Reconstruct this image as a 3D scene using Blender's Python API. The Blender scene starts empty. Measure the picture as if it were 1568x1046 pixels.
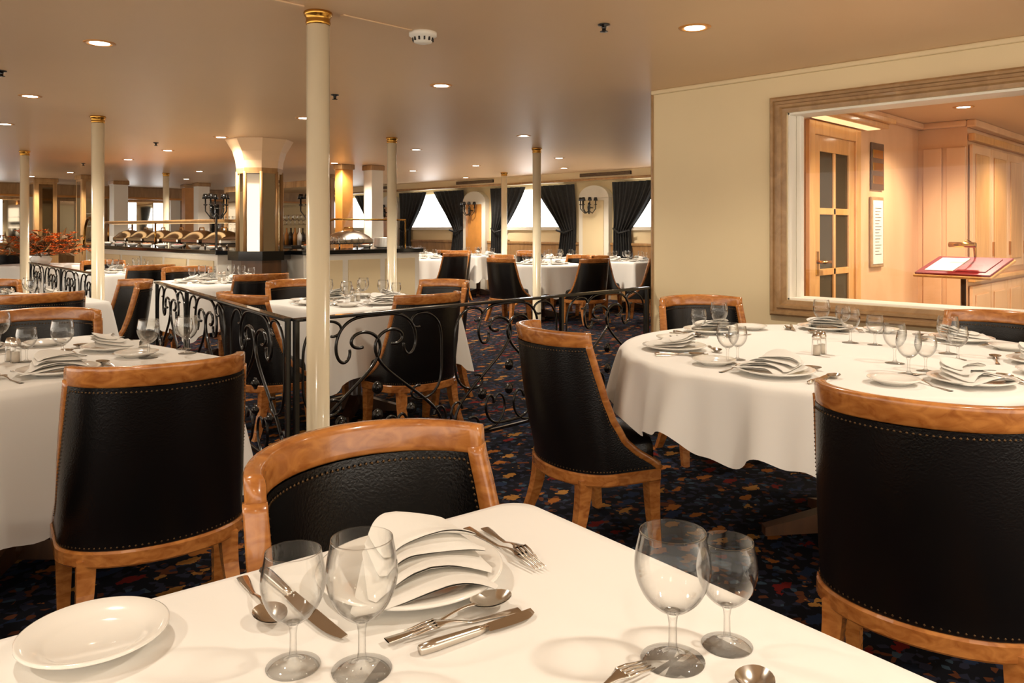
import bpy, bmesh, math, random
from math import sin, cos, pi, sqrt, atan2, radians
from mathutils import Matrix, Vector
random.seed(7)
scene = bpy.context.scene
Q = 0.70710678
CEIL = 2.24

# ------------------------------------------------------------------ materials
def srgb(r, g, b):
    def f(c):
        c /= 255.0
        return c/12.92 if c <= 0.04045 else ((c+0.055)/1.055)**2.4
    return (f(r), f(g), f(b), 1)

def newmat(name):
    m = bpy.data.materials.new(name); m.use_nodes = True
    nt = m.node_tree
    return m, nt, nt.nodes['Principled BSDF']

def pmat(name, col, rough=0.5, metal=0.0, bump=0.0, bscale=80, var=0.0, vscale=6, coat=0.0, sheen=0.0):
    m, nt, b = newmat(name)
    b.inputs['Base Color'].default_value = col
    b.inputs['Roughness'].default_value = rough
    b.inputs['Metallic'].default_value = metal
    b.inputs['Coat Weight'].default_value = coat
    b.inputs['Sheen Weight'].default_value = sheen
    tc = nt.nodes.new('ShaderNodeTexCoord')
    if var > 0:
        n = nt.nodes.new('ShaderNodeTexNoise'); n.inputs['Scale'].default_value = vscale
        n.inputs['Detail'].default_value = 4
        r = nt.nodes.new('ShaderNodeValToRGB')
        r.color_ramp.elements[0].position = 0.3; r.color_ramp.elements[1].position = 0.7
        r.color_ramp.elements[0].color = [c*(1-var) for c in col[:3]]+[1]
        r.color_ramp.elements[1].color = [min(1, c*(1+var)) for c in col[:3]]+[1]
        nt.links.new(tc.outputs['Object'], n.inputs['Vector'])
        nt.links.new(n.outputs['Fac'], r.inputs['Fac'])
        nt.links.new(r.outputs['Color'], b.inputs['Base Color'])
    if bump > 0:
        n2 = nt.nodes.new('ShaderNodeTexNoise'); n2.inputs['Scale'].default_value = bscale
        n2.inputs['Detail'].default_value = 3
        bp = nt.nodes.new('ShaderNodeBump'); bp.inputs['Strength'].default_value = bump
        bp.inputs['Distance'].default_value = 0.01
        nt.links.new(tc.outputs['Object'], n2.inputs['Vector'])
        nt.links.new(n2.outputs['Fac'], bp.inputs['Height'])
        nt.links.new(bp.outputs['Normal'], b.inputs['Normal'])
    return m

def woodmat(name, c1, c2, rough=0.25, coat=0.4, scale=(3, 3, 14), s=2.0):
    m, nt, b = newmat(name)
    tc = nt.nodes.new('ShaderNodeTexCoord'); mp = nt.nodes.new('ShaderNodeMapping')
    mp.inputs['Scale'].default_value = scale
    n = nt.nodes.new('ShaderNodeTexNoise'); n.inputs['Scale'].default_value = s
    n.inputs['Detail'].default_value = 6; n.inputs['Distortion'].default_value = 1.2
    r = nt.nodes.new('ShaderNodeValToRGB')
    r.color_ramp.elements[0].position = 0.3; r.color_ramp.elements[1].position = 0.72
    r.color_ramp.elements[0].color = c1; r.color_ramp.elements[1].color = c2
    nt.links.new(tc.outputs['Object'], mp.inputs['Vector'])
    nt.links.new(mp.outputs['Vector'], n.inputs['Vector'])
    nt.links.new(n.outputs['Fac'], r.inputs['Fac'])
    nt.links.new(r.outputs['Color'], b.inputs['Base Color'])
    b.inputs['Roughness'].default_value = rough
    b.inputs['Coat Weight'].default_value = coat
    b.inputs['Coat Roughness'].default_value = 0.08
    return m

def thin_glass(name, power=3.0, mul=0.7, base=0.015, edge=(.55, .54, .52, 1), rough=0.015):
    m = bpy.data.materials.new(name); m.use_nodes = True
    nt = m.node_tree; nt.nodes.clear(); N = nt.nodes.new; L = nt.links.new
    o = N('ShaderNodeOutputMaterial')
    t = N('ShaderNodeBsdfTransparent')
    g = N('ShaderNodeBsdfGlossy'); g.inputs['Roughness'].default_value = rough
    lw = N('ShaderNodeLayerWeight'); lw.inputs['Blend'].default_value = .5
    pw = N('ShaderNodeMath'); pw.operation = 'POWER'; pw.inputs[1].default_value = power
    L(lw.outputs['Facing'], pw.inputs[0])
    ma = N('ShaderNodeMath'); ma.operation = 'MULTIPLY_ADD'; ma.inputs[1].default_value = mul; ma.inputs[2].default_value = base; ma.use_clamp = True
    L(pw.outputs[0], ma.inputs[0])
    p2 = N('ShaderNodeMath'); p2.operation = 'POWER'; p2.inputs[1].default_value = power*1.3
    L(lw.outputs['Facing'], p2.inputs[0])
    mc = N('ShaderNodeMix'); mc.data_type = 'RGBA'; mc.inputs[6].default_value = (.995, .995, .99, 1); mc.inputs[7].default_value = edge
    L(p2.outputs[0], mc.inputs[0]); L(mc.outputs[2], t.inputs['Color'])
    mx = N('ShaderNodeMixShader')
    L(ma.outputs[0], mx.inputs['Fac']); L(t.outputs[0], mx.inputs[1]); L(g.outputs[0], mx.inputs[2])
    L(mx.outputs[0], o.inputs['Surface'])
    return m

def emis(name, col, s):
    m = bpy.data.materials.new(name); m.use_nodes = True
    nt = m.node_tree; nt.nodes.clear()
    o = nt.nodes.new('ShaderNodeOutputMaterial'); e = nt.nodes.new('ShaderNodeEmission')
    e.inputs['Color'].default_value = col; e.inputs['Strength'].default_value = s
    nt.links.new(e.outputs[0], o.inputs['Surface'])
    return m

def carpet():
    m, nt, b = newmat('carpet_pattern')
    N = nt.nodes.new; L = nt.links.new
    tc = N('ShaderNodeTexCoord'); mp = N('ShaderNodeMapping'); mp.inputs['Scale'].default_value = (1.0, 1.9, 1)
    mp.inputs['Rotation'].default_value = (0, 0, radians(45))
    L(tc.outputs['Object'], mp.inputs['Vector'])
    nz = N('ShaderNodeTexNoise'); nz.inputs['Scale'].default_value = 30; nz.inputs['Detail'].default_value = 3
    L(tc.outputs['Object'], nz.inputs['Vector'])
    mixv = N('ShaderNodeMix'); mixv.data_type = 'VECTOR'; mixv.inputs[0].default_value = 0.11
    L(mp.outputs['Vector'], mixv.inputs[4]); L(nz.outputs['Color'], mixv.inputs[5])
    vo = N('ShaderNodeTexVoronoi'); vo.inputs['Scale'].default_value = 7.0; vo.inputs['Randomness'].default_value = 0.4
    L(mixv.outputs[1], vo.inputs['Vector'])
    sep = N('ShaderNodeSeparateColor'); L(vo.outputs['Color'], sep.inputs[0])
    cr = N('ShaderNodeValToRGB'); cr.color_ramp.interpolation = 'CONSTANT'
    els = cr.color_ramp.elements
    els[0].position = 0; els[0].color = srgb(142, 86, 36)
    els[1].position = 0.24; els[1].color = srgb(30, 42, 66)
    e = els.new(0.44); e.color = srgb(148, 104, 50)
    e = els.new(0.60); e.color = srgb(98, 24, 20)
    e = els.new(0.76); e.color = srgb(20, 26, 40)
    L(sep.outputs[0], cr.inputs[0])
    thr = N('ShaderNodeMath'); thr.operation = 'LESS_THAN'; thr.inputs[1].default_value = 0.31
    L(vo.outputs['Distance'], thr.inputs[0])
    v2 = N('ShaderNodeTexVoronoi'); v2.inputs['Scale'].default_value = 40
    L(tc.outputs['Object'], v2.inputs['Vector'])
    c2 = N('ShaderNodeValToRGB'); c2.color_ramp.interpolation = 'CONSTANT'
    c2.color_ramp.elements[0].color = srgb(17, 18, 25)
    c2.color_ramp.elements[1].position = 0.66; c2.color_ramp.elements[1].color = srgb(38, 40, 56)
    e = c2.color_ramp.elements.new(0.86); e.color = srgb(86, 48, 28)
    e = c2.color_ramp.elements.new(0.95); e.color = srgb(50, 66, 80)
    s2 = N('ShaderNodeSeparateColor'); L(v2.outputs['Color'], s2.inputs[0]); L(s2.outputs[1], c2.inputs[0])
    mx = N('ShaderNodeMix'); mx.data_type = 'RGBA'
    L(thr.outputs[0], mx.inputs[0]); L(c2.outputs[0], mx.inputs[6]); L(cr.outputs[0], mx.inputs[7])
    L(mx.outputs[2], b.inputs['Base Color'])
    b.inputs['Roughness'].default_value = 0.95
    b.inputs['Specular IOR Level'].default_value = 0.1
    return m

M = {}
M['carpet'] = carpet()
M['ceiling'] = pmat('ceiling_paint', srgb(230, 196, 156), 0.42, var=0.03, vscale=0.5, bump=0.02, bscale=3)
M['wall'] = pmat('cream_wall_paint', srgb(232, 213, 172), 0.6, var=0.03, vscale=1.2)
M['white'] = pmat('white_paint', srgb(240, 235, 222), 0.4, var=0.02, vscale=3)
M['frame'] = woodmat('limed_moulding', srgb(150, 116, 76), srgb(180, 144, 100), 0.4, 0.1, (2, 2, 2), 5)
M['foyerwood'] = woodmat('foyer_panel_wood', srgb(214, 166, 120), srgb(234, 190, 146), 0.3, 0.3, (1, 1, .3), 2)
M['doorwood'] = woodmat('door_wood', srgb(204, 146, 84), srgb(226, 174, 108), 0.3, 0.3, (4, 4, .6), 3)
M['wood'] = woodmat('chair_honey_wood', srgb(148, 86, 36), srgb(196, 130, 66), 0.25, 0.5, (6, 6, 12), 3)
M['darkwood'] = woodmat('dark_walnut', srgb(62, 40, 24), srgb(92, 60, 34), 0.35, 0.3, (3, 3, .6), 3)
M['midwood'] = woodmat('buffet_oak', srgb(150, 110, 66), srgb(186, 146, 96), 0.35, 0.3, (3, 3, .6), 3)
M['leather'] = pmat('black_leather', srgb(9, 8, 8), 0.27, bump=0.12, bscale=180)
M['nail'] = pmat('antique_nail', srgb(88, 68, 46), 0.35, 0.9)
M['cloth'] = pmat('white_tablecloth', srgb(233, 231, 226), 0.85, bump=0.07, bscale=10, sheen=0.2)
M['napkin'] = pmat('linen_napkin', srgb(222, 219, 212), 0.85, bump=0.1, bscale=45, sheen=0.1)
M['china'] = pmat('white_china', srgb(232, 229, 222), 0.12, coat=0.4, var=0.01)
M['glass'] = thin_glass('clear_glass', 2.4, .95, .022, (.42, .41, .4, 1))
M['crystal'] = thin_glass('crystal_glass', 2.6, .95, .014, (.42, .41, .4, 1))
M['stem'] = thin_glass('solid_stem_glass', 1.6, .6, .04, (.35, .34, .32, 1))
M['pane'] = thin_glass('window_glass', 2.6, .5, .03, (.9, .89, .87, 1))
M['steel'] = pmat('polished_steel', srgb(214, 206, 196), 0.2, 1.0, var=0.04)
M['brass'] = pmat('brass', srgb(200, 150, 70), 0.22, 1.0, var=0.05)
M['iron'] = pmat('wrought_iron', srgb(18, 17, 16), 0.25, 0.2, var=0.1, coat=.5)
M['column'] = pmat('column_enamel', srgb(238, 226, 196), 0.22, coat=0.4, var=0.02)
M['mirror'] = pmat('mirror', srgb(205, 198, 185), 0.03, 1.0, var=0.02, vscale=1)
M['curtain'] = pmat('black_damask', srgb(22, 22, 23), 0.6, var=0.8, vscale=22)
M['granite'] = pmat('black_granite', srgb(14, 15, 16), 0.12, var=0.4, vscale=60)
M['vent'] = pmat('dark_vent', srgb(30, 25, 20), 0.6, var=0.1)
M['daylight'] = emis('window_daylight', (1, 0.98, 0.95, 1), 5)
M['lamp'] = emis('lamp_glow', (1, 0.9, 0.72, 1), 25)
M['warm'] = emis('warm_strip', (1, 0.62, 0.28, 1), 1.6)
M['orange'] = pmat('amber_panel', srgb(205, 140, 66), 0.35, coat=0.3, var=0.1)
M['paper'] = pmat('printed_paper', srgb(238, 228, 205), 0.6, var=0.04, vscale=50)
M['burgundy'] = pmat('burgundy_leather', srgb(120, 18, 24), 0.4, var=0.1)
M['flower'] = pmat('orange_petals', srgb(224, 108, 26), 0.7, var=0.5, vscale=20)
M['leaf'] = pmat('dark_leaves', srgb(96, 66, 26), 0.7, var=0.4, vscale=20)
M['darkglass'] = pmat('dark_pane', srgb(58, 50, 38), 0.06, var=0.1, vscale=2)
M['salt'] = pmat('salt_fill', srgb(200, 190, 175), 0.6, var=0.1)

# ------------------------------------------------------------------ mesh builder
class MB:
    def __init__(s): s.v = []; s.f = []; s.m = []; s.s = []; s.mats = []
    def mi(s, mat):
        if mat not in s.mats: s.mats.append(mat)
        return s.mats.index(mat)
    def add(s, vs, fs, mat, smooth=True, T=None):
        o = len(s.v); k = s.mi(mat)
        if T is not None: vs = [T @ Vector(p) for p in vs]
        s.v += [tuple(p) for p in vs]
        for f in fs:
            s.f.append([i+o for i in f]); s.m.append(k); s.s.append(smooth)
    def box(s, a, b, mat, bev=0.0, T=None):
        x0, y0, z0 = a; x1, y1, z1 = b
        if bev <= 0:
            vs = [(x0,y0,z0),(x1,y0,z0),(x1,y1,z0),(x0,y1,z0),(x0,y0,z1),(x1,y0,z1),(x1,y1,z1),(x0,y1,z1)]
            fs = [(0,3,2,1),(4,5,6,7),(0,1,5,4),(1,2,6,5),(2,3,7,6),(3,0,4,7)]
            s.add(vs, fs, mat, False, T)
        else:
            bm = bmesh.new(); bmesh.ops.create_cube(bm, size=1)
            for v in bm.verts:
                v.co = Vector(((x0+x1)/2+v.co.x*(x1-x0), (y0+y1)/2+v.co.y*(y1-y0), (z0+z1)/2+v.co.z*(z1-z0)))
            bmesh.ops.bevel(bm, geom=bm.edges[:], offset=bev, segments=2, profile=0.5, affect='EDGES')
            bm.verts.index_update()
            s.add([v.co.copy() for v in bm.verts], [[v.index for v in f.verts] for f in bm.faces], mat, False, T)
            bm.free()
    def grid(s, fn, nu, nv, mat, smooth=True, T=None, closeu=False):
        vs = []; fs = []
        for j in range(nv+1):
            for i in range(nu + (0 if closeu else 1)):
                vs.append(fn(i/nu, j/nv))
        w = nu if closeu else nu+1
        for j in range(nv):
            for i in range(nu):
                a = j*w+i; b = j*w+(i+1) % w
                fs.append((a, b, b+w, a+w))
        s.add(vs, fs, mat, smooth, T)
    def lathe(s, prof, seg, mat, T=None, smooth=True):
        vs = []; fs = []; n = len(prof)
        for (r, z) in prof:
            for i in range(seg):
                a = 2*pi*i/seg; vs.append((r*cos(a), r*sin(a), z))
        for j in range(n-1):
            for i in range(seg):
                a = j*seg+i; b = j*seg+(i+1) % seg
                fs.append((a, b, b+seg, a+seg))
        if prof[0][0] > 1e-5: fs.append(tuple(range(seg-1, -1, -1)))
        if prof[-1][0] > 1e-5: fs.append(tuple((n-1)*seg+i for i in range(seg)))
        s.add(vs, fs, mat, smooth, T)
    def tube(s, pts, r, seg, mat, T=None, closed=False, caps=True):
        pts = [Vector(p) for p in pts]; n = len(pts)
        rs = r if isinstance(r, (list, tuple)) else [r]*n
        t0 = (pts[1]-pts[0]).normalized()
        nn = t0.orthogonal().normalized(); vs = []; fs = []
        for k in range(n):
            if closed: t = (pts[(k+1) % n]-pts[k-1]).normalized()
            else: t = (pts[min(k+1, n-1)]-pts[max(k-1, 0)]).normalized()
            nn = (nn - t*nn.dot(t))
            if nn.length < 1e-6: nn = t.orthogonal()
            nn.normalize(); bb = t.cross(nn)
            for i in range(seg):
                a = 2*pi*i/seg
                vs.append(pts[k]+(nn*cos(a)+bb*sin(a))*rs[k])
        for k in range(n if closed else n-1):
            for i in range(seg):
                a = k*seg+i; b = k*seg+(i+1) % seg
                a2 = ((k+1) % n)*seg+i; b2 = ((k+1) % n)*seg+(i+1) % seg
                fs.append((a, b, b2, a2))
        if caps and not closed:
            fs.append(tuple(range(seg-1, -1, -1))); fs.append(tuple((n-1)*seg+i for i in range(seg)))
        s.add(vs, fs, mat, True, T)
    def loft(s, rings, mat, smooth=False, T=None):
        n = len(rings[0]); vs = [p for r in rings for p in r]; fs = []
        for k in range(len(rings)-1):
            for i in range(n):
                a = k*n+i; b = k*n+(i+1) % n
                fs.append((a, b, b+n, a+n))
        fs.append(tuple(range(n-1, -1, -1))); fs.append(tuple((len(rings)-1)*n+i for i in range(n)))
        s.add(vs, fs, mat, smooth, T)
    def sphere(s, c, r, mat, seg=10, rings=6, sc=(1, 1, 1), T=None):
        c = Vector(c)
        s.grid(lambda u, v: (c.x+r*sc[0]*sin(pi*v)*cos(2*pi*u), c.y+r*sc[1]*sin(pi*v)*sin(2*pi*u), c.z-r*sc[2]*cos(pi*v)), seg, rings, mat, True, T, True)
    def mesh(s, name):
        me = bpy.data.meshes.new(name)
        me.from_pydata(s.v, [], s.f)
        for m in s.mats: me.materials.append(m)
        for p, k, sm in zip(me.polygons, s.m, s.s):
            p.material_index = k; p.use_smooth = sm
        bm = bmesh.new(); bm.from_mesh(me)
        bmesh.ops.remove_doubles(bm, verts=bm.verts, dist=0.00002)
        bmesh.ops.recalc_face_normals(bm, faces=bm.faces)
        bm.to_mesh(me); bm.free(); me.update()
        return me
    def obj(s, name, loc=(0, 0, 0), rot=0.0):
        return place(s.mesh(name), name, loc, rot)

def place(me, name, loc=(0, 0, 0), rot=0.0, scale=None):
    o = bpy.data.objects.new(name, me); scene.collection.objects.link(o)
    o.location = loc; o.rotation_euler = (0, 0, rot)
    if scale: o.scale = scale
    return o

def W(x, y):  # survey plan (45 deg to the ship's axis) -> room axes
    return ((x+y)*Q, (y-x)*Q)
def face(dx, dy):  # heading so that local +Y points along survey direction
    a, b = W(dx, dy); return atan2(-a, b)
def TR(x, y, z=0, a=0, s=1): return Matrix.Translation((x, y, z)) @ Matrix.Rotation(a, 4, 'Z') @ Matrix.Scale(s, 4)

# ------------------------------------------------------------------ chair
def interp(tab, x):
    if x <= tab[0][0]: return tab[0][1]
    for (a, b), (c, d) in zip(tab, tab[1:]):
        if x <= c:
            t = (x-a)/(c-a); t = t*t*(3-2*t)*0.25+t*0.75
            return b+(d-b)*t
    return tab[-1][1]
EDGE = [(.31, .605), (.335, .585), (.36, .545), (.39, .495), (.44, .44), (.52, .395), (.62, .36), (.72, .335), (.80, .318), (.87, .31)]
def chair_pt(s, z, off=0.0):
    a = abs(s); sg = 1 if s >= 0 else -1; A = .266; B = .18; S = .40
    if a < S:
        al = a/S*pi/2; x = A*sin(al); y = -B*cos(al); nx, ny = B*sin(al), -A*cos(al)
        c = cos(al)
    else:
        x = A; y = a-S; nx, ny = 1, 0; c = 0
    l = sqrt(nx*nx+ny*ny); nx /= l; ny /= l
    y -= max(0, z-.34)*.18*sqrt(max(c, 0))
    return Vector((sg*(x+nx*off), y+ny*off, z)), Vector((sg*nx, ny, 0))
def chair_mesh():
    mb = MB(); Wd = M['wood']; Le = M['leather']; Na = M['nail']
    zt = .80; zb = .312
    for off in (0.0, -.034):
        def fn(u, v):
            z = zb+(zt-zb)*v; se = interp(EDGE, z)
            p, n = chair_pt((2*u-1)*se, z, off + (.014 if off < 0 else .010)*sin(pi*u)*sin(pi*v))
            return p
        mb.grid(fn, 40, 16, Le)
    rings = []
    for i in range(29):
        s = -.330+.660*i/28
        zc = .823+.008*cos(pi*(i/28-.5)*1.0); hh = .031
        ring = []
        for k in range(14):
            a = 2*pi*k/14+pi/14
            ca, sa = cos(a), sin(a)
            ex = math.copysign(abs(ca)**.35, ca)*.016; ez = math.copysign(abs(sa)**.35, sa)*hh
            p, n = chair_pt(s, zc+ez, -.016+ex)
            ring.append(p)
        rings.append(ring)
    mb.loft(rings, Wd, True)
    for sg in (-1, 1):
        pts = []
        for i in range(31):
            z = zb+(.812-zb)*i/30
            pts.append((sg*interp(EDGE, z), z))
        rings = []
        for i, (s, z) in enumerate(pts):
            p, n = chair_pt(s, z, -.016)
            p0, _ = chair_pt(pts[max(0, i-1)][0], pts[max(0, i-1)][1], -.016)
            p1, _ = chair_pt(pts[min(30, i+1)][0], pts[min(30, i+1)][1], -.016)
            t = (p1-p0).normalized(); b = t.cross(n).normalized()
            rings.append([p+n*dx*.0195+b*dy*.0145 for dx, dy in ((-1, -.7), (-.8, -1), (.8, -1), (1, -.7), (1, .7), (.8, 1), (-.8, 1), (-1, .7))])
        mb.loft(rings, Wd, True)
    rings = []
    for i in range(33):
        s = -.60+1.2*i/32
        ring = []
        for ex, z in ((-.045, .268), (.004, .268), (.009, .274), (.009, .309), (.004, .315), (-.045, .315)):
            p, n = chair_pt(s, z, ex); ring.append(p)
        rings.append(ring)
    mb.loft(rings, Wd, False)
    rings = []
    for i in range(13):
        x = -.25+.5*i/12; y = .195+.03*(1-(x/.25)**2)
        rings.append([(x, y-.02, .268), (x, y+.02, .268), (x, y+.02, .335), (x, y-.02, .335)])
    mb.loft(rings, Wd, False)
    out = [chair_pt(-.59+1.18*i/30, .34, -.03)[0] for i in range(31)]
    out += [Vector((.225-.45*i/10, .20+.03*(1-((.225-.45*i/10)/.25)**2), .4)) for i in range(1, 10)]
    n = len(out); prof = [(1.0, .30), (1.0, .375), (.99, .405), (.95, .428), (.85, .44), (.5, .452), (.25, .457), (0.0, .458)]
    vs = []; fs = []
    for f, z in prof:
        for p in out: vs.append((p.x*f, (p.y-.02)*f+.02, z))
    for j in range(len(prof)-1):
        for i in range(n):
            a = j*n+i; b = j*n+(i+1) % n; fs.append((a, b, b+n, a+n))
    mb.add(vs, fs, Le, True)
    def leg(x, y, dx, dy):
        rings = []
        for k in range(7):
            t = k/6; z = .29*(1-t); w = .026*(1-t)+.017*t; c = (t*t)
            cx = x+dx*c; cy = y+dy*c
            rings.append([(cx-w, cy-w, z), (cx+w, cy-w, z), (cx+w, cy+w, z), (cx-w, cy+w, z)])
        mb.loft(rings, Wd, False)
    leg(-.238, .18, 0, .02); leg(.238, .18, 0, .02)
    leg(-.20, -.100, -.03, -.07); leg(.20, -.100, .03, -.07)
    def nail(p, n):
        r = .0036; t = n.cross(Vector((0, 0, 1))).normalized(); u = n.cross(t)
        vs = [p+t*r, p+u*r, p-t*r, p-u*r, p+n*r*.9]
        mb.add(vs, [(0, 1, 4), (1, 2, 4), (2, 3, 4), (3, 0, 4)], Na, True)
    for off, sg2 in ((.001, 1), (-.036, -1)):
        N1 = 46
        for i in range(N1):
            s = -.29+.58*i/(N1-1); p, n = chair_pt(s, .786, off); nail(p, n*sg2)
        for sg in (-1, 1):
            for i in range(36):
                z = .36+.42*i/35; s = sg*(interp(EDGE, z)-.022)
                p, n = chair_pt(s, z, off+.001*sg2); nail(p, n*sg2)
    for i in range(70):
        s = -.57+1.14*i/69; p, n = chair_pt(s, .324, .0015); nail(p, n)
    return mb.mesh('dining_chair')
CHAIR = chair_mesh()
def chair(x, y, dx, dy):
    X, Y = W(x, y); place(CHAIR, 'dining_chair', (X, Y, 0), face(dx, dy))
def chair_room(X, Y, ang): place(CHAIR, 'dining_chair', (X, Y, 0), ang)

# ------------------------------------------------------------------ tables
TH = .75
def cloth_table(name, perim, drop, amp, waves, seed, nd=16):
    mb = MB(); n = len(perim); rnd = random.Random(seed)
    ph = [rnd.uniform(0, 2*pi) for _ in range(5)]
    cx = sum(p[0] for p in perim)/n; cy = sum(p[1] for p in perim)/n
    rows = []
    for f in (0.0, .3, .6, .85, .97): rows.append([(cx+(p[0]-cx)*f, cy+(p[1]-cy)*f, TH) for p in perim])
    rows.append([(p[0], p[1], TH-.003) for p in perim])
    for j in range(1, nd+1):
        t = j/nd; row = []
        for i, (x, y, nx, ny, cw) in enumerate(perim):
            a = 2*pi*i/n
            w = sin(waves*a+ph[0]+.9*sin(3*a+ph[3]))+.5*sin(waves*2.0*a+ph[1]+.8*sin(2*a))+.4*sin(round(waves*.5)*a+ph[2])
            w = math.copysign(abs(w/1.5)**.8, w)
            off = .006+amp*(t**.75)*(.7+w*.8)*(1-.5*cw) + cw*.12*drop/.45*t**.9
            zz = TH-.003-t*drop*(1-.10*w*min(1.6, amp/.03)*(1-cw)) - cw*t*.06*drop/.45
            row.append((x+nx*off, y+ny*off, zz))
        rows.append(row)
    vs = [p for r in rows for p in r]; fs = []
    for j in range(len(rows)-1):
        for i in range(n):
            a = j*n+i; b = j*n+(i+1) % n; fs.append((a, b, b+n, a+n))
    mb.add(vs, fs, M['cloth'], True)
    mb.lathe([(.05, .03), (.06, .06), (.04, .12), (.04, .66), (.12, .70), (.12, .735), (0, .735)], 16, M['darkwood'], TR(cx, cy))
    for k in range(4):
        a = k*pi/2+pi/4
        mb.loft([[(r*cos(a)-w*sin(a), r*sin(a)+w*cos(a), z0), (r*cos(a)+w*sin(a), r*sin(a)-w*cos(a), z0), (r*cos(a)+w*sin(a), r*sin(a)-w*cos(a), z1), (r*cos(a)-w*sin(a), r*sin(a)+w*cos(a), z1)]
                 for r, w, z0, z1 in ((.02, .03, .02, .12), (.2, .03, .01, .07), (.33, .025, 0, .035))], M['darkwood'], False, TR(cx, cy))
    return mb.mesh(name)
def rect_perim(w, d, r=.035, per=30):
    pts = []
    hw, hd = w/2, d/2
    corners = [(hw, -hd, -pi/2), (hw, hd, 0), (-hw, hd, pi/2), (-hw, -hd, pi)]
    for k in range(4):
        sx, sy, a0 = corners[k]
        ccx = sx-math.copysign(r, sx); ccy = sy-math.copysign(r, sy)
        for i in range(9):
            a = a0+pi/2*i/8; pts.append((ccx+r*cos(a), ccy+r*sin(a), cos(a), sin(a), 1-abs(i-4)/6))
        nx, ny, a1 = corners[(k+1) % 4]
        ex = nx-math.copysign(r, nx)+r*cos(a1); ey = ny-math.copysign(r, ny)+r*sin(a1)
        sxp, syp = pts[-1][0], pts[-1][1]
        for i in range(1, per):
            t = i/per; c = max(0, 1-min(t, 1-t)/.12)*.33
            pts.append((sxp+(ex-sxp)*t, syp+(ey-syp)*t, cos(a0+pi/2), sin(a0+pi/2), c))
    return pts
def circ_perim(r, n=200): return [(r*cos(2*pi*i/n), r*sin(2*pi*i/n), cos(2*pi*i/n), sin(2*pi*i/n), 0) for i in range(n)]

# ------------------------------------------------------------------ tableware
def bowl_prof(h, r):
    k = h/.15; q = r/.041
    o = [(0, .0605), (.007, .0572), (.016, .0605), (.029, .073), (.0375, .090), (.041, .107), (.040, .124), (.037, .140), (.0355, .15)]
    i = [(.0347, .1503), (.0362, .140), (.039, .124), (.040, .107), (.0365, .090), (.028, .0745), (.0155, .063), (0, .061)]
    return [(a*q, b*k) for a, b in o+i]
def stem_prof(h, r):
    k = h/.15; q = r/.041
    return [(a*q, b*k) for a, b in [(0, .0), (.034, 0), (.0345, .0015), (.022, .0035), (.009, .007), (.0055, .012), (.0045, .022), (.0042, .042), (.0055, .052), (.009, .0578), (0, .060)]]
def smooth_prof(p, m=3):
    out = []
    for i in range(len(p)-1):
        p0 = p[max(0, i-1)]; p1 = p[i]; p2 = p[i+1]; p3 = p[min(len(p)-1, i+2)]
        for j in range(m):
            t = j/m
            f = lambda a, b, c, d: .5*((2*b)+(-a+c)*t+(2*a-5*b+4*c-d)*t*t+(-a+3*b-3*c+d)*t**3)
            out.append((max(0, f(p0[0], p1[0], p2[0], p3[0])), f(p0[1], p1[1], p2[1], p3[1])))
    out.append(p[-1]); return out
def add_glass(mb, h, r, seg, mat, T=None, m=1):
    b = bowl_prof(h, r)
    if m > 1: b = smooth_prof(b[:9], m)+smooth_prof(b[9:], m)
    mb.lathe(b, seg, mat, T); mb.lathe(stem_prof(h, r), max(12, seg//2), M['stem'], T)
def glass_mesh(name, h, r, seg=56):
    mb = MB(); add_glass(mb, h, r, seg, M['crystal'], None, 3); return mb.mesh(name)
def plate_prof(r):
    return [(0, 0), (r*.55, 0), (r*.58, .004), (r*.8, .011), (r, .019), (r*1.0, .0215), (r*.97, .0225), (r*.72, .0135), (r*.66, .0105), (r*.6, .007), (0, .006)]
def napkin(mb, T, nu=36, nv=14):
    # linen folded in a fan: four doubled pleats stepping back, every lip curling up off the one below
    for k in range(4):
        w = .200-.016*k; d = .175-.034*k; t = .0062
        Tk = T @ Matrix.Translation((.004*k-.010, .016*k-.006, .0245+.0115*k)) @ Matrix.Rotation(radians(-20+11*k), 4, 'Z') @ Matrix.Rotation(radians(1+2.6*k), 4, 'X')
        def fn(u, v, k=k, w=w, d=d, t=t):
            a = 2*pi*u; ca, sa = cos(a), sin(a)
            x = math.copysign(abs(ca)**.45, ca)*.5; zz = math.copysign(abs(sa)**.8, sa)*.5
            q = 2*v-1
            ww = w*(1-.22*v)*(1 - .10*max(0, abs(q)-.8)/.2)
            xx = x*ww; yy = q*.5*d+.016*sin(x*pi*1.1+k*.8)-.010*(2*x)**2
            th = t*(max(.2, 1-abs(q)**9))*(1+1.1*max(0, 1-v*4)*(.6+.4*cos(6*x+k)))
            z = zz*th - .007*(abs(x)*2)**3 + .008*v*v + .0075*max(0, 1-v*3.2)**2*(.7+.5*sin(5*x+2*k)) + .0016*sin(7*x+3*v+k*2)
            return (xx, yy, z)
        mb.grid(fn, nu, nv, M['napkin'], True, Tk, True)
def fork(mb, T, L=.19):
    st = M['steel']
    def w(v): return interp([(0, .008), (.1, .0075), (.3, .004), (.6, .0028), (.68, .006), (.76, .012)], v)
    def z(v): return .002+.009*max(0, sin(pi*(v-.45)/.6)) if v > .45 else .002
    mb.grid(lambda u, v: ((cos(2*pi*u))*w(v*.76), v*.76*L, z(v*.76)+.0012*sin(2*pi*u)), 8, 20, st, True, T, True)
    for k in range(4):
        x = -.0098+.0065*k
        mb.tube([(x, .75*L, z(.75)), (x, .85*L, z(.85)), (x*.95, .93*L, z(.93)), (x*.95, L, z(1)+.002)], [.002, .0018, .0015, .0008], 5, st, T)
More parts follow.
